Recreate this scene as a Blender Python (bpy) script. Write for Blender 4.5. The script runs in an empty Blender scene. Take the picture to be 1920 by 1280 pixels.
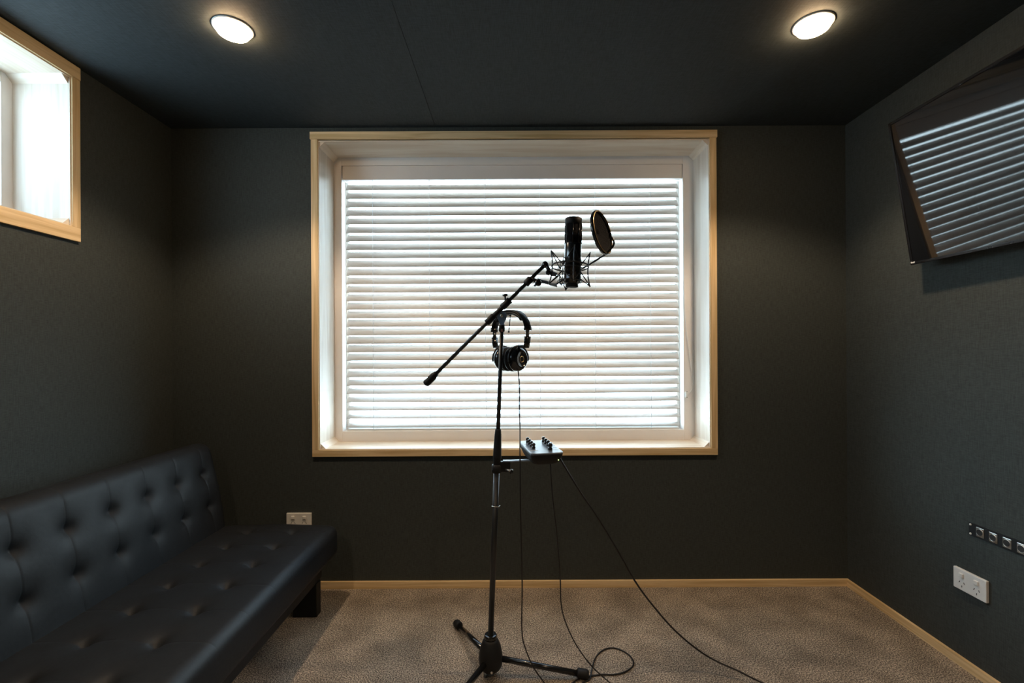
import bpy, math, random
from mathutils import Vector, Matrix
random.seed(7)
PI = math.pi
C = bpy.context.scene.collection

# ------------------------------------------------------------------ camera
F, CX, CY, CAMH, ROLL = 880.0, 963.0, 658.0, 1.105, 0.0050
cd = bpy.data.cameras.new('camera'); cam = bpy.data.objects.new('camera', cd); C.objects.link(cam)
cd.sensor_fit = 'HORIZONTAL'; cd.sensor_width = 36; cd.lens = F/1920*36
cd.shift_x = -(CX-960)/1920; cd.shift_y = (CY-640)/1920
cd.clip_start = 0.02
cam.matrix_world = Matrix.Translation((0, 0, CAMH)) @ Matrix.Rotation(PI/2, 4, 'X') @ Matrix.Rotation(-ROLL, 4, 'Z')
bpy.context.scene.camera = cam

# ------------------------------------------------------------------ exposure, sky
vs = bpy.context.scene.view_settings
vs.view_transform = 'Standard'; vs.look = 'None'; vs.gamma = 1.0; vs.use_curve_mapping = False
vs.exposure = 0.0
W = bpy.data.worlds.new('sky'); bpy.context.scene.world = W; W.use_nodes = True
nt = W.node_tree; bg = nt.nodes['Background']
tc = nt.nodes.new('ShaderNodeTexCoord'); sp = nt.nodes.new('ShaderNodeSeparateXYZ')
rp = nt.nodes.new('ShaderNodeValToRGB')
nt.links.new(tc.outputs['Generated'], sp.inputs[0]); nt.links.new(sp.outputs[2], rp.inputs[0])
rp.color_ramp.elements[0].position = 0.22; rp.color_ramp.elements[0].color = (0.72, 0.89, 1.0, 1)
rp.color_ramp.elements[1].position = 0.62; rp.color_ramp.elements[1].color = (.12, .17, .24, 1)
nt.links.new(rp.outputs[0], bg.inputs[0]); bg.inputs[1].default_value = 12.5

sl = bpy.data.lights.new('sun', 'SUN'); sl.energy = 1.2; sl.angle = math.radians(1.0); sl.color = (1.0, .95, .88)
sun = bpy.data.objects.new('sun', sl); C.objects.link(sun)
sun.rotation_euler = Vector((.10, .27, .96)).to_track_quat('Z', 'Y').to_euler()      # high outside the main window

# room measures
XL, XR, YB, YF, HC = -1.60, 1.56, 2.20, -1.35, 2.155

# ------------------------------------------------------------------ pixel -> point on a real plane
def uv(px, py):
    u, v = px-CX, CY-py; c, s = math.cos(ROLL), math.sin(ROLL)
    return u*c+v*s, -u*s+v*c
def P(px, py, y):
    u, v = uv(px, py); return Vector((u*y/F, y, CAMH+v*y/F))
def PX(px, py, X):
    u, v = uv(px, py); y = X*F/u; return Vector((X, y, CAMH+v*y/F))
def PZ(px, py, z):
    u, v = uv(px, py); y = (z-CAMH)*F/v; return Vector((u*y/F, y, z))

# ------------------------------------------------------------------ materials
def new_mat(name):
    m = bpy.data.materials.new(name); m.use_nodes = True
    return m, m.node_tree, m.node_tree.nodes['Principled BSDF']
def plain(name, col, rough=0.5, metal=0.0, spec=0.5, var=0.08, scale=40, bump=0.0, coat=0.0):
    m, t, b = new_mat(name)
    n = t.nodes.new('ShaderNodeTexNoise'); n.inputs['Scale'].default_value = scale; n.inputs['Detail'].default_value = 4
    co = t.nodes.new('ShaderNodeTexCoord'); t.links.new(co.outputs['Object'], n.inputs['Vector'])
    r = t.nodes.new('ShaderNodeValToRGB'); t.links.new(n.outputs[0], r.inputs[0])
    r.color_ramp.elements[0].position = .3; r.color_ramp.elements[1].position = .7
    r.color_ramp.elements[0].color = (*[c*(1-var) for c in col], 1); r.color_ramp.elements[1].color = (*[min(1, c*(1+var)) for c in col], 1)
    t.links.new(r.outputs[0], b.inputs['Base Color'])
    b.inputs['Roughness'].default_value = rough; b.inputs['Metallic'].default_value = metal
    b.inputs['Specular IOR Level'].default_value = spec; b.inputs['Coat Weight'].default_value = coat
    if bump:
        bp = t.nodes.new('ShaderNodeBump'); bp.inputs['Strength'].default_value = bump; bp.inputs['Distance'].default_value = .001
        t.links.new(n.outputs[0], bp.inputs['Height']); t.links.new(bp.outputs[0], b.inputs['Normal'])
    return m
def fabric(name, c1, c2, stretch_axis):
    """woven wall cloth: coarse slubs along one axis crossed with fine ones"""
    m, t, b = new_mat(name); co = t.nodes.new('ShaderNodeTexCoord')
    outs = []
    for k, sc in enumerate(((420, 420, 30) if stretch_axis == 'z' else (30, 420, 420), (60, 60, 420) if stretch_axis == 'z' else (420, 30, 60))):
        mp = t.nodes.new('ShaderNodeMapping'); mp.inputs['Scale'].default_value = sc
        t.links.new(co.outputs['Object'], mp.inputs[0])
        n = t.nodes.new('ShaderNodeTexNoise'); n.inputs['Scale'].default_value = 1.0; n.inputs['Detail'].default_value = 3
        t.links.new(mp.outputs[0], n.inputs['Vector']); outs.append(n.outputs[0])
    mx = t.nodes.new('ShaderNodeMath'); mx.operation = 'ADD'; t.links.new(outs[0], mx.inputs[0]); t.links.new(outs[1], mx.inputs[1])
    r = t.nodes.new('ShaderNodeMapRange'); r.inputs[1].default_value = .75; r.inputs[2].default_value = 1.25
    t.links.new(mx.outputs[0], r.inputs[0])
    cm = t.nodes.new('ShaderNodeMix'); cm.data_type = 'RGBA'
    cm.inputs[6].default_value = (*c1, 1); cm.inputs[7].default_value = (*c2, 1)
    t.links.new(r.outputs[0], cm.inputs[0]); t.links.new(cm.outputs[2], b.inputs['Base Color'])
    b.inputs['Roughness'].default_value = .75; b.inputs['Specular IOR Level'].default_value = .3
    bp = t.nodes.new('ShaderNodeBump'); bp.inputs['Strength'].default_value = .35; bp.inputs['Distance'].default_value = .0008
    t.links.new(mx.outputs[0], bp.inputs['Height']); t.links.new(bp.outputs[0], b.inputs['Normal'])
    return m
def wood(name, c1, c2, scale, rough=.5):
    """scale is small along the grain"""
    m, t, b = new_mat(name); co = t.nodes.new('ShaderNodeTexCoord')
    mp = t.nodes.new('ShaderNodeMapping'); mp.inputs['Scale'].default_value = scale
    t.links.new(co.outputs['Object'], mp.inputs[0])
    n = t.nodes.new('ShaderNodeTexNoise'); n.inputs['Scale'].default_value = 1.0; n.inputs['Detail'].default_value = 5; n.inputs['Distortion'].default_value = .6
    t.links.new(mp.outputs[0], n.inputs['Vector'])
    r = t.nodes.new('ShaderNodeValToRGB'); t.links.new(n.outputs[0], r.inputs[0])
    r.color_ramp.elements[0].position = .35; r.color_ramp.elements[1].position = .62
    r.color_ramp.elements[0].color = (*c1, 1); r.color_ramp.elements[1].color = (*c2, 1)
    t.links.new(r.outputs[0], b.inputs['Base Color']); b.inputs['Roughness'].default_value = rough
    return m
PINE1, PINE2 = (.66, .46, .22), (.88, .67, .39)
M = {}
M['wall'] = fabric('charcoal wall cloth', (.034, .040, .038), (.057, .067, .063), 'z')
M['ceil'] = fabric('charcoal ceiling cloth', (.032, .040, .043), (.053, .066, .071), 'x')
M['pine_x'] = wood('pine along x', PINE1, PINE2, (2.5, 60, 60))
M['pine_y'] = wood('pine along y', PINE1, PINE2, (60, 2.5, 60))
M['pine_z'] = wood('pine along z', PINE1, PINE2, (60, 60, 2.5))
M['liner_x'] = wood('limewashed pine x', (.72, .60, .47), (.87, .79, .68), (2.0, 18, 40), .35)
M['liner_y'] = wood('limewashed pine y', (.72, .60, .47), (.87, .79, .68), (40, 2.5, 25), .35)
M['liner_z'] = wood('limewashed pine z', (.74, .66, .57), (.88, .82, .74), (40, 25, 2.0), .35)
M['joinery'] = plain('off white joinery paint', (.86, .82, .79), .4, var=.02, scale=8)
M['white'] = plain('white plastic', (.80, .79, .76), .35, var=.02)
M['cream'] = plain('cream plastic', (.80, .78, .72), .35, var=.02)
M['slotblack'] = plain('dark slot', (.02, .02, .02), .6)
M['black_metal'] = plain('black powder coated steel', (.018, .020, .022), .35, spec=.6, bump=.1, scale=400)
M['black_gloss'] = plain('gloss black plastic', (.012, .013, .014), .18, spec=.6, coat=.3)
M['black_matte'] = plain('matte black plastic', (.012, .013, .014), .55, spec=.3, bump=.2, scale=500)
M['rubber'] = plain('black rubber grip', (.011, .012, .013), .6, spec=.3)
M['cable'] = plain('black cable sheath', (.012, .012, .013), .45)
M['bluegrey'] = plain('blue grey enamel', (.22, .30, .42), .38, metal=.1)
M['bezel'] = plain('satin black bezel', (.008, .008, .009), .22, spec=.25)
M['silver'] = plain('brushed nickel', (.72, .70, .66), .3, metal=1.0)
M['gold'] = plain('brass ring', (.65, .45, .22), .35, metal=1.0)
M['leather'] = plain('black leather cloth', (.016, .018, .020), .50, spec=.20, var=.12, scale=90, bump=.35)
M['darkwood'] = plain('dark stained wood', (.05, .03, .02), .4, var=.3, scale=20)
M['red'] = plain('red brown label', (.35, .10, .06), .5)
# carpet: speckled loop pile
m, t, b = new_mat('grey brown speckled carpet'); co = t.nodes.new('ShaderNodeTexCoord')
n1 = t.nodes.new('ShaderNodeTexNoise'); n1.inputs['Scale'].default_value = 230; n1.inputs['Detail'].default_value = 7; n1.inputs['Roughness'].default_value = .72
n2 = t.nodes.new('ShaderNodeTexNoise'); n2.inputs['Scale'].default_value = 7; n2.inputs['Detail'].default_value = 3
for n in (n1, n2): t.links.new(co.outputs['Object'], n.inputs['Vector'])
r1 = t.nodes.new('ShaderNodeValToRGB'); t.links.new(n1.outputs[0], r1.inputs[0])
e = r1.color_ramp.elements; e[0].position = .41; e[0].color = (.06, .053, .046, 1); e[1].position = .61; e[1].color = (.86, .74, .57, 1)
x = e.new(.5); x.color = (.30, .25, .205, 1)
r2 = t.nodes.new('ShaderNodeMapRange'); r2.inputs[1].default_value = .35; r2.inputs[2].default_value = .65; r2.inputs[3].default_value = .72; r2.inputs[4].default_value = 1.08
t.links.new(n2.outputs[0], r2.inputs[0])
mx = t.nodes.new('ShaderNodeVectorMath'); mx.operation = 'SCALE'
t.links.new(r1.outputs[0], mx.inputs[0]); t.links.new(r2.outputs[0], mx.inputs['Scale'])
t.links.new(mx.outputs[0], b.inputs['Base Color']); b.inputs['Roughness'].default_value = .95; b.inputs['Specular IOR Level'].default_value = .1
bp = t.nodes.new('ShaderNodeBump'); bp.inputs['Strength'].default_value = .6; bp.inputs['Distance'].default_value = .004
t.links.new(n1.outputs[0], bp.inputs['Height']); t.links.new(bp.outputs[0], b.inputs['Normal'])
M['carpet'] = m
# blind slats: thin white plastic that lets some light through
m, t, b = new_mat('translucent white slat')
b.inputs['Base Color'].default_value = (.60, .565, .53, 1); b.inputs['Roughness'].default_value = .4
tr = t.nodes.new('ShaderNodeBsdfTranslucent'); tr.inputs[0].default_value = (.70, .59, .50, 1)
ms = t.nodes.new('ShaderNodeMixShader'); ms.inputs[0].default_value = .17
t.links.new(b.outputs[0], ms.inputs[1]); t.links.new(tr.outputs[0], ms.inputs[2])
t.links.new(ms.outputs[0], t.nodes['Material Output'].inputs[0]); M['slat'] = m
m, t, b = new_mat('thin white cord'); b.inputs['Base Color'].default_value = (.85, .87, .88, 1)
tr = t.nodes.new('ShaderNodeBsdfTranslucent'); tr.inputs[0].default_value = (.8, .85, .88, 1)
ms = t.nodes.new('ShaderNodeMixShader'); ms.inputs[0].default_value = .5
t.links.new(b.outputs[0], ms.inputs[1]); t.links.new(tr.outputs[0], ms.inputs[2])
t.links.new(ms.outputs[0], t.nodes['Material Output'].inputs[0]); M['cord'] = m
# window glass
m, t, b = new_mat('clear window glass')
tb = t.nodes.new('ShaderNodeBsdfTransparent'); tb.inputs[0].default_value = (.94, .97, .97, 1)
gl = t.nodes.new('ShaderNodeBsdfGlossy'); gl.inputs['Roughness'].default_value = .02
lw = t.nodes.new('ShaderNodeLayerWeight'); lw.inputs[0].default_value = .5
pw = t.nodes.new('ShaderNodeMath'); pw.operation = 'POWER'; pw.inputs[1].default_value = 5; t.links.new(lw.outputs['Facing'], pw.inputs[0])
fr = t.nodes.new('ShaderNodeMath'); fr.operation = 'MULTIPLY_ADD'; fr.inputs[1].default_value = .9; fr.inputs[2].default_value = .04; t.links.new(pw.outputs[0], fr.inputs[0])
ms = t.nodes.new('ShaderNodeMixShader'); t.links.new(fr.outputs[0], ms.inputs[0])
t.links.new(tb.outputs[0], ms.inputs[1]); t.links.new(gl.outputs[0], ms.inputs[2])
t.links.new(ms.outputs[0], t.nodes['Material Output'].inputs[0]); M['glass'] = m
m = m.copy(); m.name = 'lightly tinted window glass'; M['dimmed'] = m  # glass darkened on purpose to cut daylight on the side window's lining
for n in m.node_tree.nodes:
    if n.type == 'BSDF_TRANSPARENT': n.inputs[0].default_value = (.74, .78, .80, 1)
# tv screen
m, t, b = new_mat('dark glossy screen'); b.inputs['Base Color'].default_value = (.006, .007, .009, 1)
b.inputs['Roughness'].default_value = .035; b.inputs['IOR'].default_value = 1.6; M['screen'] = m
# lamp lens
def emit(name, col, s):
    m, t, b = new_mat(name); b.inputs['Base Color'].default_value = (.8, .8, .8, 1)
    b.inputs['Emission Color'].default_value = (*col, 1); b.inputs['Emission Strength'].default_value = s; return m
M['lens'] = emit('warm lit lamp lens', (1.0, .66, .36), 90)
M['led'] = emit('small power light', (.75, 1.0, .3), 3)
# pop filter mesh
m, t, b = new_mat('black perforated metal'); co = t.nodes.new('ShaderNodeTexCoord')
v = t.nodes.new('ShaderNodeTexVoronoi'); v.inputs['Scale'].default_value = 330; t.links.new(co.outputs['Object'], v.inputs['Vector'])
b.inputs['Base Color'].default_value = (.008, .008, .009, 1); b.inputs['Roughness'].default_value = .7; b.inputs['Specular IOR Level'].default_value = .06
bp = t.nodes.new('ShaderNodeBump'); bp.inputs['Strength'].default_value = .8; bp.inputs['Distance'].default_value = .002
t.links.new(v.outputs['Distance'], bp.inputs['Height']); t.links.new(bp.outputs[0], b.inputs['Normal']); M['mesh'] = m

# ------------------------------------------------------------------ mesh builder
def frame(d):
    d = Vector(d).normalized(); a = Vector((0, 0, 1)) if abs(d.z) < .9 else Vector((1, 0, 0))
    x = a.cross(d).normalized(); y = d.cross(x); return Matrix((x, y, d)).transposed()
class MB:
    def __init__(s): s.v = []; s.f = []; s.sm = []
    def add(s, vs, fs, smooth=False):
        o = len(s.v); s.v += [Vector(p) for p in vs]; s.f += [[i+o for i in f] for f in fs]; s.sm += [smooth]*len(fs); return s
    def box(s, a, b, mat=None):
        x0, x1 = sorted((a[0], b[0])); y0, y1 = sorted((a[1], b[1])); z0, z1 = sorted((a[2], b[2]))
        vs = [Vector(p) for p in ((x0,y0,z0),(x1,y0,z0),(x1,y1,z0),(x0,y1,z0),(x0,y0,z1),(x1,y0,z1),(x1,y1,z1),(x0,y1,z1))]
        if mat: vs = [mat @ p for p in vs]
        return s.add(vs, [(0,3,2,1),(4,5,6,7),(0,1,5,4),(1,2,6,5),(2,3,7,6),(3,0,4,7)])
    def cbox(s, c, size, rot=None):
        h = Vector(size)/2; m = Matrix.Translation(Vector(c)) @ (rot.to_4x4() if rot else Matrix.Identity(4))
        return s.box(-h, h, m)
    def loft(s, rings, cap=True, closed=False, smooth=True):
        n = len(rings[0]); vs = [p for r in rings for p in r]; fs = []
        K = len(rings)
        for i in range(K if closed else K-1):
            j = (i+1) % K
            for k in range(n):
                l = (k+1) % n; fs.append((i*n+k, i*n+l, j*n+l, j*n+k))
        s.add(vs, fs, smooth)
        if cap and not closed:
            o = len(s.v)-len(vs)
            s.f += [[o+k for k in range(n)][::-1], [o+(K-1)*n+k for k in range(n)]]; s.sm += [False, False]
        return s
    def tube(s, pts, r, seg=12, closed=False, cap=True, flat=None):
        pts = [Vector(p) for p in pts]; K = len(pts)
        rr = r if isinstance(r, (list, tuple)) else [r]*K
        T = []
        for i in range(K):
            if closed: d = pts[(i+1) % K]-pts[i-1]
            else: d = pts[min(i+1, K-1)]-pts[max(i-1, 0)]
            T.append(d.normalized())
        m = frame(T[0]); x = m.col[0].copy(); rings = []
        for i in range(K):
            x = (x - T[i]*x.dot(T[i])).normalized(); y = T[i].cross(x)
            rings.append([pts[i]+(x*math.cos(a)+y*math.sin(a))*rr[i] for a in [2*PI*k/seg for k in range(seg)]])
        return s.loft(rings, cap, closed)
    def lathe(s, prof, origin, axis=(0, 0, 1), seg=32, cap=True):
        m = frame(axis); o = Vector(origin)
        rings = [[o+m @ Vector((r*math.cos(a), r*math.sin(a), h)) for a in [2*PI*k/seg for k in range(seg)]] for r, h in prof]
        return s.loft(rings, cap)
    def strip(s, pts, wdir, w, th, closed=False):
        """band: rectangle swept along pts; wdir is the width direction"""
        pts = [Vector(p) for p in pts]; K = len(pts); wd = Vector(wdir).normalized(); rings = []
        ww = w if isinstance(w, (list, tuple)) else [w]*K
        for i in range(K):
            d = (pts[min(i+1, K-1)]-pts[max(i-1, 0)]).normalized(); n = d.cross(wd).normalized()
            a, b_ = wd*ww[i]/2, n*th/2
            rings.append([pts[i]+a*.8+b_, pts[i]+a+b_*.3, pts[i]+a-b_*.3, pts[i]+a*.8-b_, pts[i]-a*.8-b_, pts[i]-a-b_*.3, pts[i]-a+b_*.3, pts[i]-a*.8+b_])
        return s.loft(rings, True)
    def build(s, name, m, parent=None, bevel=0, seg=2, origin=None):
        me = bpy.data.meshes.new(name); o = Vector(origin) if origin is not None else Vector()
        me.from_pydata([p-o for p in s.v], [], s.f); me.polygons.foreach_set('use_smooth', s.sm)
        me.materials.append(m); me.validate(); me.update()
        ob = bpy.data.objects.new(name, me); C.objects.link(ob); ob.location = o
        import bmesh
        bm = bmesh.new(); bm.from_mesh(me); bmesh.ops.recalc_face_normals(bm, faces=bm.faces); bm.to_mesh(me); bm.free()
        if bevel:
            md = ob.modifiers.new('bevel', 'BEVEL'); md.width = bevel; md.segments = seg; md.limit_method = 'ANGLE'; md.angle_limit = .7
        if parent:
            ob.parent = parent; ob.matrix_parent_inverse = Matrix.Translation(-parent.location)
        return ob
def crv(pts, n=10):
    pts = [Vector(p) for p in pts]; q = [2*pts[0]-pts[1]]+pts+[2*pts[-1]-pts[-2]]; out = []
    for i in range(1, len(q)-2):
        a, b, c, d = q[i-1:i+3]
        for k in range(n):
            t = k/n; out.append(.5*((2*b)+(c-a)*t+(2*a-5*b+4*c-d)*t*t+(3*b-a-3*c+d)*t**3))
    return out+[pts[-1]]
def thing(name, loc, label, cat, group=None):
    o = bpy.data.objects.new(name, None); C.objects.link(o); o.location = loc; o.empty_display_size = .05
    return tag(o, label, cat, group)
def tag(o, label, cat, group=None):
    o['label'] = label; o['category'] = cat
    if group: o['group'] = group
    return o
def struct(o): o['kind'] = 'structure'; return o

# ================================================================== THE ROOM
TH = .26
# window openings (room side faces)
W1 = dict(x0=P(598, 500, YB).x, x1=P(1330, 500, YB).x, z0=P(963, 841, YB).z, z1=P(963, 263, YB).z)
W2 = dict(y0=.40, y1=1.694, z0=1.563, z1=2.104)
b = MB().box((XL-TH, YF-TH, -.1), (XR+TH, YB+TH, 0)); struct(b.build('floor', M['carpet']))
b = MB().box((XL-TH, YF-TH, HC), (-.361, YB+TH, HC+.1)).box((-.359, YF-TH, HC), (XR+TH, YB+TH, HC+.1)).box((-.38, YF-TH, HC+.004), (-.34, YB+TH, HC+.09))
struct(b.build('ceiling', M['ceil']))
b = MB()
b.box((XL-TH, YB, 0), (W1['x0'], YB+TH, HC)).box((W1['x1'], YB, 0), (XR+TH, YB+TH, HC))
b.box((W1['x0'], YB, 0), (W1['x1'], YB+TH, W1['z0'])).box((W1['x0'], YB, W1['z1']), (W1['x1'], YB+TH, HC))
struct(b.build('wall_back', M['wall']))
b = MB()
b.box((XL-TH, YF, 0), (XL, W2['y0'], HC)).box((XL-TH, W2['y1'], 0), (XL, YB, HC))
b.box((XL-TH, W2['y0'], 0), (XL, W2['y1'], W2['z0'])).box((XL-TH, W2['y0'], W2['z1']), (XL, W2['y1'], HC))
struct(b.build('wall_left', M['wall']))
struct(MB().box((XR, YF, 0), (XR+TH, YB, HC)).build('wall_right', M['wall']))
struct(MB().box((XL-TH, YF-TH, 0), (XR+TH, YF, HC)).build('wall_front', M['wall']))
bh, bt = .033, .012
struct(MB().box((XL, YB-bt, 0), (XR, YB, bh)).build('baseboard_back', M['pine_x'], bevel=.001))
struct(MB().box((XR-bt, YF, 0), (XR, YB-bt, bh)).build('baseboard_right', M['pine_y'], bevel=.001))
struct(MB().box((XL, YF, 0), (XL+bt, YB-bt, bh)).build('baseboard_left', M['pine_y'], bevel=.001))
struct(MB().box((XL+bt, YF, 0), (XR-bt, YF+bt, bh)).build('baseboard_front', M['pine_x'], bevel=.001))

# ---- window 1: deep pine lined opening with the blind
x0, x1, z0, z1 = W1['x0'], W1['x1'], W1['z0'], W1['z1']
YJ = YB+.178                                   # face of the joinery
w1 = bpy.data.objects.new('window_1', None); C.objects.link(w1); w1.location = ((x0+x1)/2, YB, z0); struct(w1)
tw, tp = .031, .012
MB().box((x0-tw, YB-tp, z0-.031), (x1+tw, YB, z0)).build('trim_bottom', M['pine_x'], w1, .001)
MB().box((x0-tw-.003, YB-tp-.004, z1+.004), (x1+tw+.003, YB, z1+.038)).build('trim_top', M['pine_x'], w1, .001)
for a in (x0-tw, x1): MB().box((a, YB-tp, z0), (a+tw, YB, z1+.004)).build('trim_side', M['pine_z'], w1, .001)
lt = .004
MB().box((x0, YB-tp*.5, z1-lt), (x1, YJ, z1)).build('reveal_top', M['liner_x'], w1)
MB().box((x0, YB-tp*.5, z0), (x1, YJ, z0+lt)).build('window_sill', M['liner_x'], w1)
for a in (x0, x1-lt): MB().box((a, YB-tp*.5, z0+lt), (a+lt, YJ, z1-lt)).build('reveal_side', M['liner_z'], w1)
cs = .024
for sx, xx in ((1, x0+lt), (-1, x1-lt)):
    for sz, zz in ((1, z0+lt), (-1, z1-lt)):
        ring = lambda y: [Vector((xx, y, zz)), Vector((xx+sx*cs, y, zz)), Vector((xx, y, zz+sz*cs))]
        MB().loft([ring(YB), ring(YJ)], smooth=False).build('corner_strip', M['liner_y'], w1)
# joinery frame, opening inside it
jx0, jx1 = P(641, 500, YJ).x, P(1281, 500, YJ).x; jz0, jz1 = P(963, 807, YJ).z, P(963, 309, YJ).z
YG = YJ+.075
b = MB().box((x0, YJ, z0), (jx0, YG, z1)).box((jx1, YJ, z0), (x1, YG, z1)).box((jx0, YJ, z0), (jx1, YG, jz0)).box((jx0, YJ, jz1), (jx1, YG, z1))
b.build('window_frame', M['joinery'], w1, .0015)
s_ = .016
b = MB().box((jx0, YG-.018, jz0), (jx0+s_, YG, jz1)).box((jx1-s_, YG-.018, jz0), (jx1, YG, jz1)).box((jx0+s_, YG-.018, jz0), (jx1-s_, YG, jz0+s_)).box((jx0+s_, YG-.018, jz1-s_-.04), (jx1-s_, YG, jz1))
b.build('sash', M['white'], w1, .001)
MB().box((jx0+s_, YG-.008, jz0+s_), (jx1-s_, YG-.004, jz1-s_-.04)).build('pane', M['glass'], w1)

# ---- window 2: high opening in the left wall
y0, y1, z0, z1 = W2['y0'], W2['y1'], W2['z0'], W2['z1']; XJ = XL-.20
w2 = bpy.data.objects.new('window_2', None); C.objects.link(w2); w2.location = (XL, (y0+y1)/2, z0); struct(w2)
MB().box((XL, y0-.031, z0-.050), (XL+.012, y1+.031, z0)).build('trim_bottom', M['pine_y'], w2, .001)
MB().box((XL, y0-.031, z1), (XL+.014, y1+.031, z1+.046)).build('trim_top', M['pine_y'], w2, .001)
for a in (y0-.031, y1): MB().box((XL, a, z0), (XL+.012, a+.031, z1)).build('trim_side', M['pine_z'], w2, .001)
MB().box((XJ, y0, z1-lt), (XL+.006, y1, z1)).build('reveal_top', M['liner_y'], w2)
MB().box((XJ, y0, z0), (XL+.006, y1, z0+lt)).build('window_sill', M['liner_y'], w2)
for a in (y0, y1-lt): MB().box((XJ, a, z0+lt), (XL+.006, a+lt, z1-lt)).build('reveal_side', M['liner_z'], w2)
for sy, yy in ((1, y0+lt), (-1, y1-lt)):
    for sz, zz in ((1, z0+lt), (-1, z1-lt)):
        ring = lambda X: [Vector((X, yy, zz)), Vector((X, yy+sy*cs, zz)), Vector((X, yy, zz+sz*cs))]
        MB().loft([ring(XL), ring(XJ)], smooth=False).build('corner_strip', M['liner_x'], w2)
fw = .042; XG = XJ-.05
b = MB().box((XG, y0, z0), (XJ, y0+fw, z1)).box((XG, y1-fw, z0), (XJ, y1, z1)).box((XG, y0+fw, z0), (XJ, y1-fw, z0+fw)).box((XG, y0+fw, z1-fw), (XJ, y1-fw, z1))
b.build('window_frame', M['joinery'], w2, .0015)
MB().box((XG+.010, y0+fw, z0+fw), (XG+.014, y1-fw, z1-fw)).build('pane', M['dimmed'], w2)

# ================================================================== BLIND
YS = YJ+.030                                   # slat centre plane
sx0, sx1 = P(651, 500, YS).x, P(1271, 500, YS).x
top, bot = P(963, 342, YS).z, P(963, 803, YS).z
bl = thing('venetian_blind', ((sx0+sx1)/2, YS, bot), 'closed white venetian blind hanging inside the pine lined window behind the microphone', 'blind')
MB().box((jx0+.004, YJ+.002, P(963, 335, YJ).z), (jx1-.003, YJ+.045, jz1-.001)).build('headrail', M['joinery'], bl, .001)
N = 29; pitch = (top-bot)/N; slats = MB(); half = .0225
for i in range(N):
    zc = top-pitch*(i+.5); th = math.radians(58 if i < 20 else 58-(i-19)*4.6)+random.uniform(-.012, .012)
    if i == 0: th = math.radians(54)
    sag = random.uniform(-.0012, .0012)
    for side in (0,):
        rings = []
        for xx in (sx0, sx0+(sx1-sx0)*.33, sx0+(sx1-sx0)*.66, sx1):
            ring = []
            prof = [(-1+2*k/8) for k in range(9)]
            for sgn in (1, -1):
                for q in (prof if sgn == 1 else prof[::-1]):
                    s = q*half; c = .0028*(1-q*q)       # camber
                    n = c+sgn*.0006
                    # slat runs outwards and up; its normal faces the room and up
                    ring.append(Vector((xx, YS+s*math.cos(th)-n*math.sin(th), zc+sag*(0 if xx in (sx0, sx1) else 1)+s*math.sin(th)+n*math.cos(th))))
            rings.append(ring)
        slats.loft(rings)
slats.build('slats', M['slat'], bl)
MB().box((sx0, YS-.012, bot-.012), (sx1, YS+.012, bot+.004)).build('bottom_rail', M['white'], bl, .002)
for px in (699, 805, 910, 1012, 1116, 1220):
    a = P(px, 500, YS-.022); b = MB()
    for yy in (YS-.021, YS+.021): b.tube([(a.x, yy, top+.012), (a.x, yy, bot-.004)], .0009, 6)
    b.build('ladder_cord', M['cord'], bl)
a = [P(1281, 340, YJ-.006), P(1282, 470, YJ-.006), P(1284, 580, YJ-.008), P(1291, 650, YJ-.01), P(1299, 705, YJ-.012), P(1300, 722, YJ-.012), P(1295, 733, YJ-.012), P(1288, 739, YJ-.012)]
MB().tube(crv(a), .0016, 8).build('pull_cord', M['white'], bl)
c = P(1286.5, 739, YJ-.006)
cl = thing('cord_cleat', c, 'small white cleat screwed to the window frame holding the blind cord', 'cleat')
b = MB().cbox(c+Vector((0, .003, 0)), (.014, .006, .022)); b.tube([c+Vector((-.004, -.008, .015)), c+Vector((0, -.006, 0)), c+Vector((-.004, -.008, -.015))], [.003, .004, .003], 10)
b.build('body', M['white'], cl, .001)
for dz in (.0145, -.0145):
    MB().lathe([(.0022, 0), (.0018, .001)], c+Vector((.001, -.009, dz)), (0, -1, 0), 10).build('screw', M['black_metal'], cl)

# ================================================================== DOWNLIGHTS
def downlight(name, px, py, label):
    c = PZ(px, py, HC); t = thing(name, c, label, 'light', 'recessed ceiling downlights')
    MB().lathe([(.060, 0), (.060, -.003), (.054, -.004), (.0505, -.003)], c, (0, 0, 1), 48, False).build('rim', M['white'], t)
    MB().lathe([(.0500, 0), (.050, -.012), (.046, -.018), (.034, -.023), (.016, -.0255), (.001, -.026)], c, (0, 0, 1), 48).build('lens', M['lens'], t)
    l = bpy.data.lights.new('beam', 'SPOT'); l.energy = 28; l.color = (1.0, .74, .50); l.spot_size = math.radians(128); l.spot_blend = .40; l.shadow_soft_size = .035
    o = bpy.data.objects.new('beam', l); C.objects.link(o); o.location = (c.x, c.y, c.z-.05); return t
downlight('downlight', 437, 53, 'round recessed downlight glowing above the black sofa, nearer the side window')
downlight('downlight', 1525, 45, 'round recessed downlight glowing in the ceiling beside the wall television')
# unseen pair of fill spots added behind the camera, set like the downlights
for X in (-.93, .96):
    l = bpy.data.lights.new('added rear fill', 'SPOT'); l.energy = 28; l.color = (1.0, .74, .50); l.spot_size = math.radians(128); l.spot_blend = .40; l.shadow_soft_size = .035
    o = bpy.data.objects.new('added rear fill', l); C.objects.link(o); o.location = (X, -.35, HC-.03)

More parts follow.
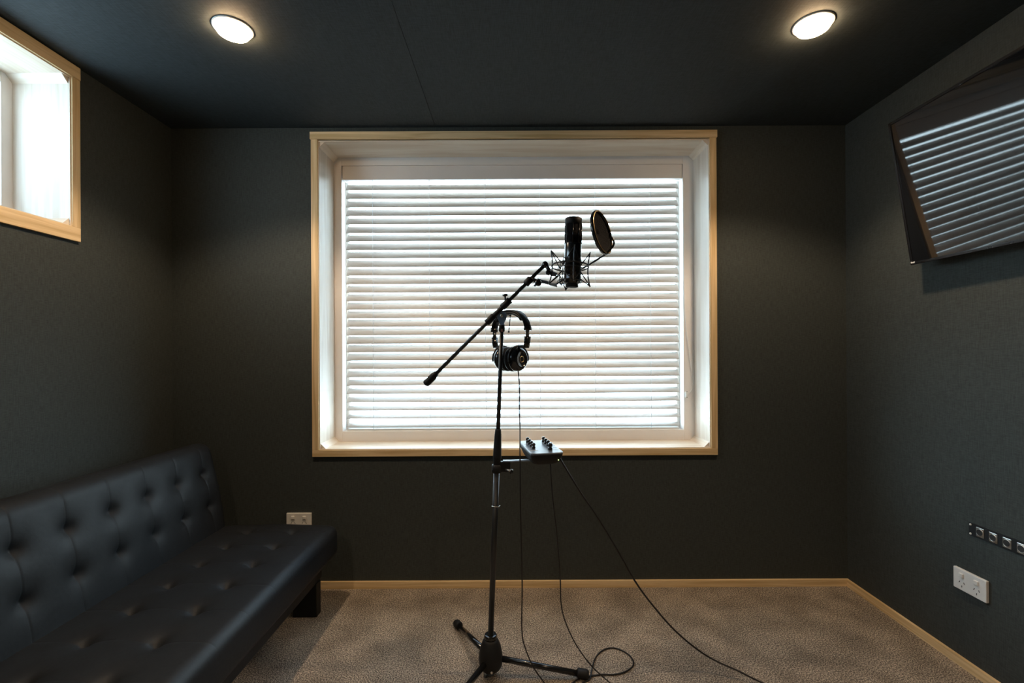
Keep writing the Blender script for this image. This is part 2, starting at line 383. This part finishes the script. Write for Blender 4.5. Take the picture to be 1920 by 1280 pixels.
# ================================================================== SOFA
def cushion(L, Wd, T, mat, tufts, depth=.020, R=.045, seams=(), sd=.003):
    """slab in local (u across 0..Wd, v along 0..L, n thickness 0..T) with button tufts on the +n face"""
    nv = int(L/.011); per = []
    def rr(n_side=56):
        pts = []; r = min(R, T/2*.98)
        def arc(cx, cy, a0): return [(cx+r*math.cos(a0+PI/2*k/6), cy+r*math.sin(a0+PI/2*k/6)) for k in range(7)]
        top = [(Wd-r-(Wd-2*r)*k/n_side, T) for k in range(1, n_side)]
        pts += arc(Wd-r, r, -PI/2)+arc(Wd-r, T-r, 0)+top+arc(r, T-r, PI/2)+arc(r, r, PI)
        return pts
    prof = rr(); rings = []
    st_ = sorted(set([round(L*i/nv, 4) for i in range(nv+1)]+[round(sv+k, 4) for sv in seams for k in (-.004, -.002, 0, .002, .004)]+[L*.001, L*.003, L*.997, L*.999]))
    for v in st_:
        e = min(v, L-v)
        ins = R*.8*(1-math.sqrt(max(0, 1-(1-min(1, e/(R*.8)))**2)))
        ring = []
        for (u, n) in prof:
            w = max(0, (n-T*.55)/(T*.45)); d = 0
            crown = .010*math.sin(PI*min(1, max(0, u/Wd)))*w
            for (tu, tv) in tufts:
                q = math.hypot((u-tu), (v-tv))
                if q < .14: d += depth*(.75*math.exp(-(q/.017)**2)+.60*math.exp(-(q/.045)**2))
            for sv in seams:
                d += sd*math.exp(-((v-sv)/.0028)**2)
            cu, cn = Wd/2, T/2
            uu = u+(cu-u)/max(abs(u-cu), 1e-4)*min(ins, abs(u-cu)); nn = n+(cn-n)/max(abs(n-cn), 1e-4)*min(ins, abs(n-cn))
            ring.append(mat @ Vector((uu, v, nn+crown-d*w)))
        rings.append(ring)
    return MB().loft(rings)
SY0, SY1 = .10, 2.075
so = thing('tufted_sofa', (-1.05, 1.1, 0), 'low black button-tufted leather sofa bed along the wall beneath the small side window', 'sofa')
tv = [1.984-.151*k for k in range(13)]; tv = [v-SY0 for v in tv if v > SY0+.05]
XS0, XS1, ST = -1.32, -.775, .345
mat = Matrix.Translation((XS0, SY0, ST-.135))
cushion(SY1-SY0, XS1-XS0, .135, mat, [(X-XS0, v) for X in (-.94, -1.128) for v in tv], .018, R=.036, seams=tv, sd=.0007).build('seat', M['leather'], so)
ang = math.radians(10.4)       # backrest leans to the wall
up = Vector((-math.sin(ang), 0, math.cos(ang))); nn = Vector((math.cos(ang), 0, math.sin(ang)))
Tb, Lb = .13, .47
base = Vector((-1.262, SY0, .315))-up*.06-nn*Tb
mat = Matrix(((up.x, 0, nn.x, base.x), (0, 1, 0, base.y), (up.z, 0, nn.z, base.z), (0, 0, 0, 1)))
hu = lambda H: (H-.315)/math.cos(ang)+.06
cushion(SY1-SY0, Lb, Tb, mat, [(hu(H), v) for H in (.590, .455) for v in tv], .015, seams=tv, sd=.0013).build('backrest', M['leather'], so)
MB().box((-1.28, SY0+.05, .135), (-.83, SY1-.05, .215)).build('base_frame', M['leather'], so, .006)
for X in (-1.22, -.875):
    for y in (SY0+.14, SY1-.10):
        MB().box((X-.05, y-.022, 0), (X+.05, y+.022, .14)).build('leg', M['black_matte'], so, .003)

# ================================================================== TELEVISION
yE = 1.75
bl_, tl_ = P(1709, 497, yE), P(1665, 233, yE)
upv = Vector((tl_.x-bl_.x, 0, tl_.z-bl_.z)); TVH = upv.length; upv.normalize(); nv_ = Vector((-upv.z, 0, upv.x))   # nv_ faces the room and down
TVW = .935
YAW = math.radians(1.7); along = Vector((math.sin(YAW), -math.cos(YAW), 0)); upv = (upv-along*upv.dot(along)).normalized(); nv_ = along.cross(upv)
T_ = Matrix(((along.x, upv.x, nv_.x, bl_.x), (along.y, upv.y, nv_.y, yE), (along.z, upv.z, nv_.z, bl_.z), (0, 0, 0, 1)))
tv_ = thing('television', (bl_.x, yE-TVW/2, bl_.z), 'black flat screen television tilted down from the charcoal wall, reflecting the blind', 'television')
MB().box((.002, .002, -.035), (TVW-.002, TVH-.002, -.001), T_).build('cabinet', M['black_matte'], tv_, .004)
MB().box((.12, .08, -.060), (TVW-.12, TVH-.10, -.034), T_).build('back_housing', M['black_matte'], tv_, .01)
bz, bb = .010, .010
b = MB().box((0, 0, -.012), (bz, TVH, .004), T_).box((TVW-bz, 0, -.012), (TVW, TVH, .004), T_).box((bz, 0, -.012), (TVW-bz, bb, .004), T_).box((bz, TVH-bz, -.012), (TVW-bz, TVH, .004), T_)
b.build('bezel', M['bezel'], tv_, .0018, 3)
MB().box((bz, bb, -.004), (TVW-bz, TVH-bz, .0012), T_).build('screen', M['screen'], tv_)
b = MB()
for k, (a, w, h) in enumerate(((.004, .0035, .006), (.0085, .003, .0045), (.0125, .003, .0045), (.0165, .003, .0055))): b.box((a, .006, .0035), (a+w, .006+h, .0046), T_)
lg = b.build('logo', M['white'], tv_); lg['label'] = 'tiny white lettering on lower corner of bezel'
a = T_ @ Vector((TVW/2, TVH*.5, -.058))
b = MB().box((a.x-.005, a.y-.10, a.z-.10), (XR-.012, a.y+.10, a.z+.10)) if False else MB()
for dy in (-.13, .13): b.tube([(a.x-.004, a.y+dy, a.z), (XR-.008, a.y+dy, a.z)], .012, 12)
b.box((XR-.010, a.y-.20, a.z-.09), (XR, a.y+.20, a.z+.09)); b.build('wall_bracket', M['black_metal'], tv_)

# ================================================================== SOCKETS AND CONNECTOR PANEL
def socket(c, right, normal, label, mat_, name='power_socket'):
    """c: centre on the wall"""
    r, n = Vector(right), Vector(normal); u = Vector((0, 0, 1))
    m = Matrix(((r.x, u.x, n.x, c.x), (r.y, u.y, n.y, c.y), (r.z, u.z, n.z, c.z), (0, 0, 0, 1)))
    t = thing(name, c, label, 'power socket')
    MB().box((-.058, -.0365, 0), (.058, .0365, .011), m).build('plate', mat_, t, .0025)
    for sx in (-.026, .026):
        MB().box((sx-.0075, .009, .010), (sx+.0075, .023, .0165), m).build('switch', mat_, t, .002)
        b = MB()
        for dx, dy, a in ((-.0085, -.009, .5), (.0085, -.009, -.5), (0, -.022, 0)):
            b.box((-.0011, -.0036, .0105), (.0011, .0036, .0114), m @ Matrix.Translation((sx+dx, dy, 0)) @ Matrix.Rotation(-a if dx < 0 else -a, 4, 'Z'))
        b.build('pin_slots', M['slotblack'], t)
    return t
c = P(562, 975, YB); socket(c, (1, 0, 0), (0, -1, 0), 'cream double power socket low on the wall behind the sofa end', M['cream'])
c = PX(1823, 1094, XR); socket(c, (0, -1, 0), (-1, 0, 0), 'white double power socket on the wall below the row of round connectors', M['white'])
# connector panel
c = PX(1817.5, 977.5, XR)
m = Matrix(((0, 0, -1, XR), (-1, 0, 0, c.y), (0, 1, 0, c.z-.0445), (0, 0, 0, 1)))
pn = thing('connector_panel', (XR, c.y-.24, c.z-.022), 'long black wall panel with a row of silver framed round audio connectors', 'connector panel')
MB().box((0, 0, 0), (.482, .0445, .003), m).build('plate', M['black_matte'], pn, .0006)
for yy in (.0065, .0375):
    for xx in (.0075, .4745): MB().lathe([(.0036, 0), (.0034, .0015), (.0018, .0028), (.0004, .003)], m @ Vector((xx, yy, .003)), (-1, 0, 0), 14).build('screw', M['white'], pn)
for k in range(10):
    u0 = .030+.0428*k+.011
    cn = MB().box((u0-.013, .0067, .003), (u0+.013, .0377, .0052), m).build('connector', M['silver'], pn, .002)
    MB().lathe([(.0118, 0), (.0120, .0008), (.0114, .0016), (.0104, .0014), (.0102, .0003)], m @ Vector((u0, .0222, .005)), (-1, 0, 0), 24, False).build('ring', M['silver'], cn)
    MB().lathe([(.0105, 0), (.0105, .0012)], m @ Vector((u0, .0222, .005)), (-1, 0, 0), 24).build('insert', M['slotblack'], cn)

# ================================================================== MICROPHONE STAND
YM = 1.6
hub = P(920, 1222, YM); hub.z = 0
st = thing('microphone_stand', hub, 'black tripod boom microphone stand on the carpet in front of the window', 'microphone stand')
hx, hy = hub.x, hub.y
MB().lathe([(.020, .024), (.032, .026), (.039, .038), (.041, .055), (.040, .075), (.035, .100), (.027, .120), (.023, .126)], (hx, hy, 0), seg=28).build('hub', M['black_matte'], st)
MB().lathe([(.019, .124), (.0215, .126), (.0215, .139), (.019, .141), (.013, .141)], (hx, hy, 0), seg=28).build('collar', M['black_gloss'], st)
MB().lathe([(.0045, 0), (.004, .003), (.002, .004)], (hx+.005, hy-.038, .036), (0.1, -1, .1), 14).build('rivet', M['silver'], st)
MB().tube([(hx, hy, .005), (hx, hy, .03)], .012, 16).build('centre_stub', M['bluegrey'], st)
ends = [PZ(1104, 1266, .012), PZ(855, 1168, .012), Vector((hx-.185, hy-.300, .012))]
for e_ in ends:
    d = Vector((e_.x-hx, e_.y-hy, 0)).normalized(); a = Vector((hx, hy, .060))+d*.030; dd = (e_-a).normalized()
    lg = MB().tube([a, e_-dd*.012], .0098, 16).build('leg', M['black_gloss'], st)
    MB().lathe([(.0125, 0), (.0150, .003), (.0160, .030), (.0135, .038), (.006, .040)], e_-dd*.040+Vector((0, 0, .002)), dd, 20).build('rubber_foot', M['rubber'], lg)
base_ = Vector((hx, hy, .13)); topm = P(941, 612, YM); ax = (topm-base_).normalized(); Lm = (topm-base_).length
at = lambda py: base_+ax*((P(930, py, YM).z-base_.z)/ax.z)
MB().tube([base_, at(862)], .0098, 18).build('lower_tube', M['black_metal'], st)
MB().tube([at(830), topm], .0070, 18).build('upper_tube', M['black_metal'], st)
g0 = at(884); g1 = at(804)
LL = (g1-g0).length
prof = [(.0105, 0), (.0125, .004), (.0125, LL*.25), (.0145, LL*.32)]
for k in range(16):
    h = LL*(.34+.56*k/16); r = .0150-.0032*k/16; prof += [(r, h), (r-.0006, h+LL*.014)]
prof += [(.0108, LL*.93), (.0100, LL*.99), (.0075, LL)]
MB().lathe(prof, g0, ax, 22).build('clutch_grip', M['rubber'], st)
k_ = at(948); MB().tube([k_+Vector((-.012, -.004, 0)), k_+Vector((0, -.013, .001)), k_+Vector((.012, -.006, -.001)), k_+Vector((.016, -.002, .002))], .0016, 8).build('cable_clip', M['silver'], st)
# boom joint
YBm = 1.575
sh = P(941, 594, YBm)
MB().lathe([(.0085, 0), (.0105, .003), (.0105, .022), (.0085, .026)], topm-ax*.018, ax, 18).build('top_collar', M['black_matte'], st)
MB().tube([P(941, 622, YM-.012), P(941, 616, YM-.0125)], .0035, 10).build('label_mark', M['red'], st)
q = P(941, 593, YM)
for yy in (YM-.0275, YM+.012):
    o = Vector((q.x, yy, q.z))
    pr = [(-.006, -.030), (.006, -.030), (.008, -.022)] + [(.0168*math.cos(a), .0168*math.sin(a)) for a in [(-40+k*260/18)*PI/180 for k in range(19)]] + [(-.008, -.022)]
    r0 = [o+Vector((x_, 0, z_)) for x_, z_ in pr]; r1 = [p+Vector((0, .004, 0)) for p in r0]; MB().loft([r0, r1], smooth=False).build('clamp_plate', M['bluegrey'], st, .0006)
MB().tube([q+Vector((0, -.026, 0)), q+Vector((0, .085, 0))], .0042, 14).build('joint_bolt', M['black_metal'], st)
MB().lathe([(.0058, 0), (.0058, .003), (.003, .005)], q+Vector((0, -.0275, 0)), (0, -1, 0), 6).build('bolt_head', M['silver'], st)
tb_ = P(957, 591, 1.59); te = P(954, 622, 1.59)
MB().tube([tb_+Vector((-.012, .0, .004)), tb_, te], .0016, 8).build('handle_rod', M['black_metal'], st)
for p_ in (tb_, te): MB().lathe([(.001, -.003), (.0034, -.002), (.0034, .002), (.001, .003)], p_, (te-tb_), 10).build('handle_tip', M['black_gloss'], st)
# boom: lies in front of the joint
yb0, yb1 = 1.588, 1.568
B0, B1 = P(799, 719, yb0), P(1022, 496, yb1); bd = (B1-B0).normalized(); BL = (B1-B0).length
bp_ = lambda px: B0+(B1-B0)*((px-799)/(1022-799))
MB().tube([B0+bd*.01, B1], .0064, 16).build('boom_tube', M['black_metal'], st)
pr = [(.004, -.002), (.0105, .001), (.0125, .006)]
for k in range(12): h = .008+.0030*k; pr += [(.0128, h), (.0118, h+.0014)]
pr += [(.011, .045), (.0085, .054), (.0064, .055)]
MB().lathe(pr, B0-bd*.004, bd, 18).build('boom_grip', M['rubber'], st)
def sleeve(pa, pb, r, nm='boom_sleeve'):
    a, b_ = bp_(pa), bp_(pb); L = (b_-a).length
    return MB().lathe([(r*.8, 0), (r, .002), (r, L-.002), (r*.8, L)], a, bd, 18).build(nm, M['black_matte'], st)
sleeve(913, 927, .0115); sleeve(925, 950, .0082); sleeve(942, 957, .0115)
nrm = Vector((-bd.z, 0, bd.x)).normalized()
kb = bp_(949); MB().tube([kb, P(947, 555, yb1)], .003, 10).build('thumbscrew_shaft', M['black_metal'], st)
MB().lathe([(.004, -.003), (.0090, -.001), (.0098, .002), (.0080, .005), (.003, .006)], P(947, 554, yb1), P(947, 554, yb1)-kb+Vector((0, 0, .01)), 20).build('thumbscrew', M['black_gloss'], st)
MB().cbox(Vector((q.x, YM-.006, q.z+.004)), (.014, .030, .016), Matrix.Rotation(-.78, 3, 'Y')).build('boom_bracket', M['black_metal'], st, .002)
MB().lathe([(.004, -.011), (.009, -.008), (.0115, -.002), (.0115, .002), (.009, .008), (.004, .011)], B1, bd, 20).build('end_knob', M['black_gloss'], st)
# ---------------------------------------------------------------- shock mount + microphone
YC = 1.555
cc = P(1069, 500, YC)
sm = thing('shock_mount', cc, 'black spider shock mount cradling the microphone at the end of the boom', 'shock mount')
a0 = P(1031, 511, YC+.005); 
MB().lathe([(.003, -.010), (.0085, -.008), (.0088, .004), (.006, .008)], P(1028, 511, YC-.004), (-.2, -1, 0), 18).build('swivel_knob', M['black_gloss'], sm)
MB().tube([B1+bd*.004, P(1030, 508, YC+.004)], .0065, 12).build('thread_adapter', M['black_metal'], sm)
MB().tube([P(1029, 509, YC+.004), P(1036, 513, YC+.004), P(1044, 515, YC+.004)], [.007, .0085, .006], 14).build('swivel_arm', M['bluegrey'], sm)
RO = .0610
tilt = Matrix.Rotation(.05, 3, 'Y') @ Matrix.Rotation(-.10, 3, 'X')
def cg(az, r, h): return cc+tilt @ Vector((r*math.cos(az), r*math.sin(az), h))
MB().tube([cg(2*PI*k/48, RO, .001) for k in range(48)], .0024, 10, closed=True).build('outer_ring', M['black_metal'], sm)
az0 = math.radians(4)
posts = [az0+PI/2*k for k in range(4)]
for a in posts:
    MB().tube(crv([cg(a, RO+.005, .054), cg(a, RO-.0005, .018), cg(a, RO-.001, .0), cg(a, RO, -.030), cg(a, RO+.008, -.064)], 6), .0022, 8).build('post', M['black_metal'], sm)
ic = MB()
for h, r in ((-.006, .040), (-.050, .040)): ic.tube([cg(2*PI*k/40, r, h) for k in range(40)], .0018, 8, closed=True)
ic.build('inner_ring', M['black_metal'], sm)
ib = MB()
for k in range(4):
    a = az0+PI/4+PI/2*k
    ib.tube(crv([cg(a, .029, .022), cg(a, .040, .020), cg(a, .0405, -.005), cg(a, .0405, -.048), cg(a, .030, -.058)], 5), .0018, 8)
ib.build('inner_cage', M['black_metal'], sm)
el = MB()
for a in posts:
    for da in (-PI/4, PI/4):
        el.tube([cg(a, RO+.005, .052), cg(a+da, .0405, -.002)], .0018, 6); el.tube([cg(a, RO+.008, -.062), cg(a+da, .0405, -.022)], .0018, 6)
el.build('elastic_cord', M['rubber'], sm)
mt_, mb_ = P(1075.5, 408, YC), P(1072.5, 539, YC); md_ = (mt_-mb_).normalized(); ML = (mt_-mb_).length
mc = thing('microphone', mb_, 'large black cylindrical studio microphone standing upright in the shock mount', 'microphone')
MR = .0278
MB().lathe([(.016, 0), (.020, .002), (.0205, .012), (.022, .013)], mb_, md_, 32).build('base_connector', M['black_matte'], mc)
MB().lathe([(.022, .012), (MR, .014), (MR, ML*.62), (MR-.0005, ML*.625)], mb_, md_, 40).build('body', M['black_gloss'], mc)
MB().lathe([(MR-.0015, ML*.62), (MR-.0010, ML*.63), (MR-.001, ML*.90), (MR-.002, ML*.905)], mb_, md_, 40).build('grille', M['mesh'], mc)
pr = [(MR-.001, ML*.895), (MR+.0004, ML*.90), (MR+.0004, ML*.975), (MR-.002, ML*.992), (MR-.008, ML), (.001, ML*1.001)]
MB().lathe(pr, mb_, md_, 40).build('top_cap', M['black_matte'], mc)
b = MB()
for a in (-.9, -.15, .6, 1.4, 2.4, 3.6, 4.4): 
    o = Vector((math.sin(a)*(MR), -math.cos(a)*(MR), 0)); b.tube([mb_+md_*ML*.62+o, mb_+md_*ML*.90+o], .0014, 6)
b.build('grille_ribs', M['black_gloss'], mc)
MB().lathe([(MR+.0002, 0), (MR+.0006, .001), (MR+.0002, .002)], mb_+md_*ML*.62, md_, 40, False).build('band', M['black_metal'], mc)
MB().cbox(mb_+md_*.035+Vector((-.0165, -.0212, 0)), (.011, .002, .012), Matrix.Rotation(-.66, 3, 'Z')).build('badge', M['bluegrey'], mc)
# ---------------------------------------------------------------- pop filter
pc = P(1128, 436, 1.50)
pf = thing('pop_filter', pc, 'black oval-looking metal pop filter on a bent rod beside the microphone', 'pop filter')
nrm_ = Vector((.83, -.555, .08)).normalized(); rl = Matrix.Rotation(math.radians(-6), 3, 'Y'); nrm_ = rl @ nrm_
PR = .0715
MB().lathe([(PR-.004, -.006), (PR, -.005), (PR+.001, 0), (PR, .005), (PR-.004, .006), (PR-.0055, .0)], pc, nrm_, 56, False).build('rim', M['black_gloss'], pf)
MB().lathe([(PR-.003, .0045), (PR-.0015, .0056), (PR-.0028, .0066), (PR-.0042, .006)], pc, nrm_, 56, False).build('brass_line', M['gold'], pf)
MB().lathe([(PR-.004, -.001), (PR*.6, -.010), (PR*.3, -.014), (.00005, -.0155), (.00005, -.0150), (PR*.3, -.012), (PR*.6, -.008), (PR-.004, .001)], pc, nrm_, 48, False).build('screen', M['mesh'], pf)
rod = [P(1040, 535, 1.60), P(1056, 524, 1.605), P(1075, 512, 1.605), P(1092, 503, 1.60), P(1108, 494, 1.56), P(1122, 485, 1.53), P(1136, 476, 1.50), P(1146, 466, 1.485), P(1151, 457, 1.48), P(1150, 450, 1.48), P(1145, 443, 1.485)]
MB().tube(crv(rod, 8), .0034, 12).build('gooseneck', M['black_metal'], pf)
MB().cbox(P(1144, 441, 1.486), (.008, .012, .016)).build('rod_socket', M['black_gloss'], pf, .002)
a, b_ = P(1008, 525, 1.575), P(1044, 535, 1.60)
d = (b_-a).normalized(); MB().strip([a, (a+b_)/2, b_], (0, 0, 1), .0115, .004).build('clamp_bar', M['bluegrey'], pf)
a = bp_(991); MB().lathe([(.0085, -.014), (.0120, -.012), (.0120, .012), (.0085, .014)], a, bd, 18).build('clamp_body', M['black_matte'], pf)
MB().tube([P(996, 522, 1.568), P(1008, 528, 1.57)], .0065, 12).build('clamp_screw', M['black_metal'], pf)
MB().lathe([(.006, -.007), (.0108, -.005), (.0112, .004), (.007, .007)], P(1009, 530, 1.562), (.35, -1, -.1), 18).build('clamp_knob', M['black_gloss'], pf)
MB().lathe([(.003, -.003), (.0052, 0), (.003, .004)], P(1003, 535, 1.562), (0, 0, 1), 12).build('clamp_pin', M['bluegrey'], pf)

# ---------------------------------------------------------------- headphones
hc = Vector((P(957, 630, 1.645).x, 1.645, P(957, 620, 1.645).z))
hd = Vector((.66, -.75, 0)).normalized(); hw = Vector((.75, .66, 0)).normalized(); U = Vector((0, 0, 1))
hp = thing('headphones', hc, 'black studio headphones hanging by their headband from the stand joint', 'headphones')
RX, RZ = .0890, .070
H = lambda s, z: hc+hd*s+U*z
arc = [H(RX*math.cos(t), RZ*math.sin(t)) for t in [math.radians(8+164*k/28) for k in range(29)]]
MB().strip(arc, hw, .030, .0075).build('headband', M['black_matte'], hp)
arc2 = [H((RX-.008)*math.cos(t), (RZ-.008)*math.sin(t)) for t in [math.radians(35+110*k/20) for k in range(21)]]
MB().strip(arc2, hw, .027, .010).build('headband_padding', M['leather'], hp)
for sg in (1, -1):
    MB().strip([H(sg*RX*.995, .012), H(sg*RX*1.0, -.002)], hw, .031, .012).build('band_end', M['black_gloss'], hp)
    MB().strip([H(sg*RX*.99, .0), H(sg*RX*.98, -.030)], hw, .016, .005).build('slider', M['silver'] if sg == 1 else M['black_metal'], hp)
    MB().strip([H(sg*RX*.985, -.022), H(sg*RX*.96, -.043), H(sg*RX*.92, -.060)], hw, [.027, .026, .020], .010).build('yoke_block', M['black_gloss'], hp)
# cups nearly touch each other: the yokes lean inwards
for sg in (1, -1):
    ctr = H(sg*.028, -.099)
    axd = (hd*sg+Vector((.25*sg, 0, 0))).normalized()
    cup = MB().lathe([(.036, -.004), (.041, -.002), (.0425, .006), (.041, .016), (.036, .024), (.030, .028), (.026, .0285), (.0255, .027), (.012, .027), (.001, .0275)], ctr, axd, 36).build('ear_cup', M['black_gloss'], hp)
    MB().lathe([(.0090, .0274), (.0096, .0281), (.0104, .0281), (.0110, .0274)], ctr, axd, 28, False).build('cup_ring', M['gold'], cup)
    MB().lathe([(.0365, -.0045), (.042, -.008), (.043, -.014), (.040, -.020), (.031, -.022), (.026, -.018)], ctr, axd, 36, False).build('ear_pad', M['leather'], cup)
    pts = [ctr+axd*(.012)+hw*(.0455*math.cos(t))+U*(.0455*math.sin(t)) for t in [math.radians(-10+200*k/20) for k in range(21)]]
    MB().tube(pts, .0035, 8).build('yoke_ring', M['black_metal'], hp)
    MB().tube([H(sg*RX*.92, -.056), ctr+axd*.012+U*.045], .005, 10).build('yoke_arm', M['black_metal'], hp)

# ---------------------------------------------------------------- personal mixer
Hm = P(1015, 842, 1.62).z
da = Vector((-.20, .98, 0)).normalized(); wa = Vector((.98, .20, 0)).normalized()
pcn = P(1013, 838, 1.60); Zm = pcn.z
DM, WM = .195, .108
pm = Matrix(((wa.x, da.x, 0, pcn.x), (wa.y, da.y, 0, pcn.y), (0, 0, 1, Zm), (0, 0, 0, 1))) @ Matrix.Rotation(math.radians(1.5), 4, 'X')
mx_ = thing('headphone_mixer', (pcn.x, pcn.y, Zm), 'small dark grey mixer box with nine black knobs clamped to the stand pole', 'audio mixer')
def rrect(w, d, r, z, n=5):
    return [pm @ Vector((sx*(w/2-r)+r*math.cos(a0+PI/2*k/n), sy*(d/2-r)+r*math.sin(a0+PI/2*k/n), z)) for sx, sy, a0 in ((1, -1, -PI/2), (1, 1, 0), (-1, 1, PI/2), (-1, -1, PI)) for k in range(n+1)]
MB().loft([rrect(WM*.62, DM*.66, .02, -.042), rrect(WM*.80, DM*.82, .02, -.036), rrect(WM*.97, DM*.98, .018, -.014), rrect(WM, DM, .018, -.006), rrect(WM, DM, .018, -.002)]).build('case', M['black_matte'], mx_)
MB().loft([rrect(WM, DM, .018, -.002), rrect(WM+.002, DM+.002, .019, .001), rrect(WM-.003, DM-.003, .017, .003)], smooth=False).build('top_panel', plain('dark slate panel', (.10, .125, .16), .32, spec=.6), mx_)
for k in range(4):
    for sx in (-1, 1):
        b = MB().box((sx*.036-.014, .055-k*.033-.014, .0030), (sx*.036+.014, .055-k*.033-.012, .0034), pm); b.build('panel_mark', M['white'], mx_)
def knob(x, y, s=1.0):
    o = pm @ Vector((x, y, .003)); ax_ = (pm.to_3x3() @ Vector((0, 0, 1)))
    MB().lathe([(.0042*s, 0), (.0060*s, .001), (.0058*s, .007*s), (.0040*s, .008*s), (.0052*s, .010*s), (.0062*s, .013*s), (.0058*s, .017*s), (.0030*s, .019*s), (.0005, .0193*s)], o, ax_, 18).build('knob', M['black_gloss'], mx_)
for k in range(4):
    knob(-.030, .062-k*.030); knob(.028, .062-k*.030)
knob(.018, -.060, 1.25)
MB().lathe([(.0016, 0), (.0012, .001)], pm @ Vector((.036, -DM/2+.004, -.022)), (0, -1, 0), 10).build('power_light', M['led'], mx_)
pA = at(866); 
MB().strip([P(943, 864, 1.60), P(958, 864, 1.60), P(975, 863, 1.60), P(1000, 862, 1.60)], (0, 1, 0), .020, .005).build('mounting_bar', M['bluegrey'], mx_, .0005)
cb = at(878)
MB().lathe([(.0145, -.014), (.017, -.012), (.017, .012), (.0145, .014)], cb, ax, 20).build('pole_clamp', M['black_matte'], mx_)
MB().cbox(P(946, 874, 1.60), (.040, .020, .034)).build('clamp_block', M['black_matte'], mx_, .002)
MB().tube([P(948, 880, 1.592), P(960, 883, 1.58)], .0035, 10).build('clamp_screw', M['silver'], mx_)
MB().lathe([(.003, -.004), (.008, -.003), (.0085, .003), (.004, .005)], P(959, 884, 1.578), (1, -.3, -.1), 16).build('clamp_knob', M['black_gloss'], mx_)

# ================================================================== CABLES
def cable(pts, r, label, n=10):
    o = MB().tube(crv(pts, n), r, 8).build('cable', M['cable'], origin=pts[-1]); return tag(o, label, 'cable', 'cables around the microphone stand')
def fz(px, py, z=.0035): return PZ(px, py, z)
cable([P(971.5, 694, 1.60), P(974, 725, 1.595), P(974, 770, 1.585), P(975, 802, 1.565), P(975, 850, 1.52), P(976, 950, 1.51), P(979, 1087, 1.515), P(978.5, 1180, 1.505), P(985, 1215, 1.50), P(1000, 1250, 1.49), P(1020, 1279, 1.50), fz(1040, 1306), fz(1075, 1335)], .0021,
      'thin black headphone cable hanging from the ear cup down to the carpet')
cable([P(1029, 858, 1.56), P(1032, 872, 1.555), P(1036, 930, 1.56), P(1045, 1010, 1.57), P(1050.5, 1087, 1.58), P(1052, 1130, 1.58), P(1060, 1165, 1.575), P(1080, 1208, 1.57), P(1110, 1249, 1.555), P(1143, 1279, 1.54), fz(1172, 1302), fz(1215, 1325)], .0021,
      'thin black cable dropping from the middle of the mixer past the tripod foot')
cable([P(1050, 858, 1.55), P(1055, 868, 1.545), P(1088, 922, 1.55), P(1122, 972, 1.56), P(1158, 1032, 1.57), P(1190, 1088, 1.58), P(1225, 1136, 1.60), P(1270, 1186, 1.61), P(1325, 1229, 1.61), P(1385, 1258, 1.575), fz(1440, 1284), fz(1520, 1310)], .0030,
      'thicker black cable sweeping right from the mixer across the carpet')
cable([fz(1062, 1300), fz(1073, 1281), fz(1086, 1272), fz(1101, 1268, .004), fz(1128, 1264), fz(1152, 1264), fz(1174, 1258), fz(1188, 1245), fz(1182, 1230), fz(1166, 1219), fz(1147, 1214), fz(1130, 1219), fz(1117, 1232), fz(1111, 1250, .008), fz(1106, 1272, .003), fz(1094, 1279), fz(1078, 1295)], .0026,
      'black cable coiled in a loop on the carpet beside the tripod foot')
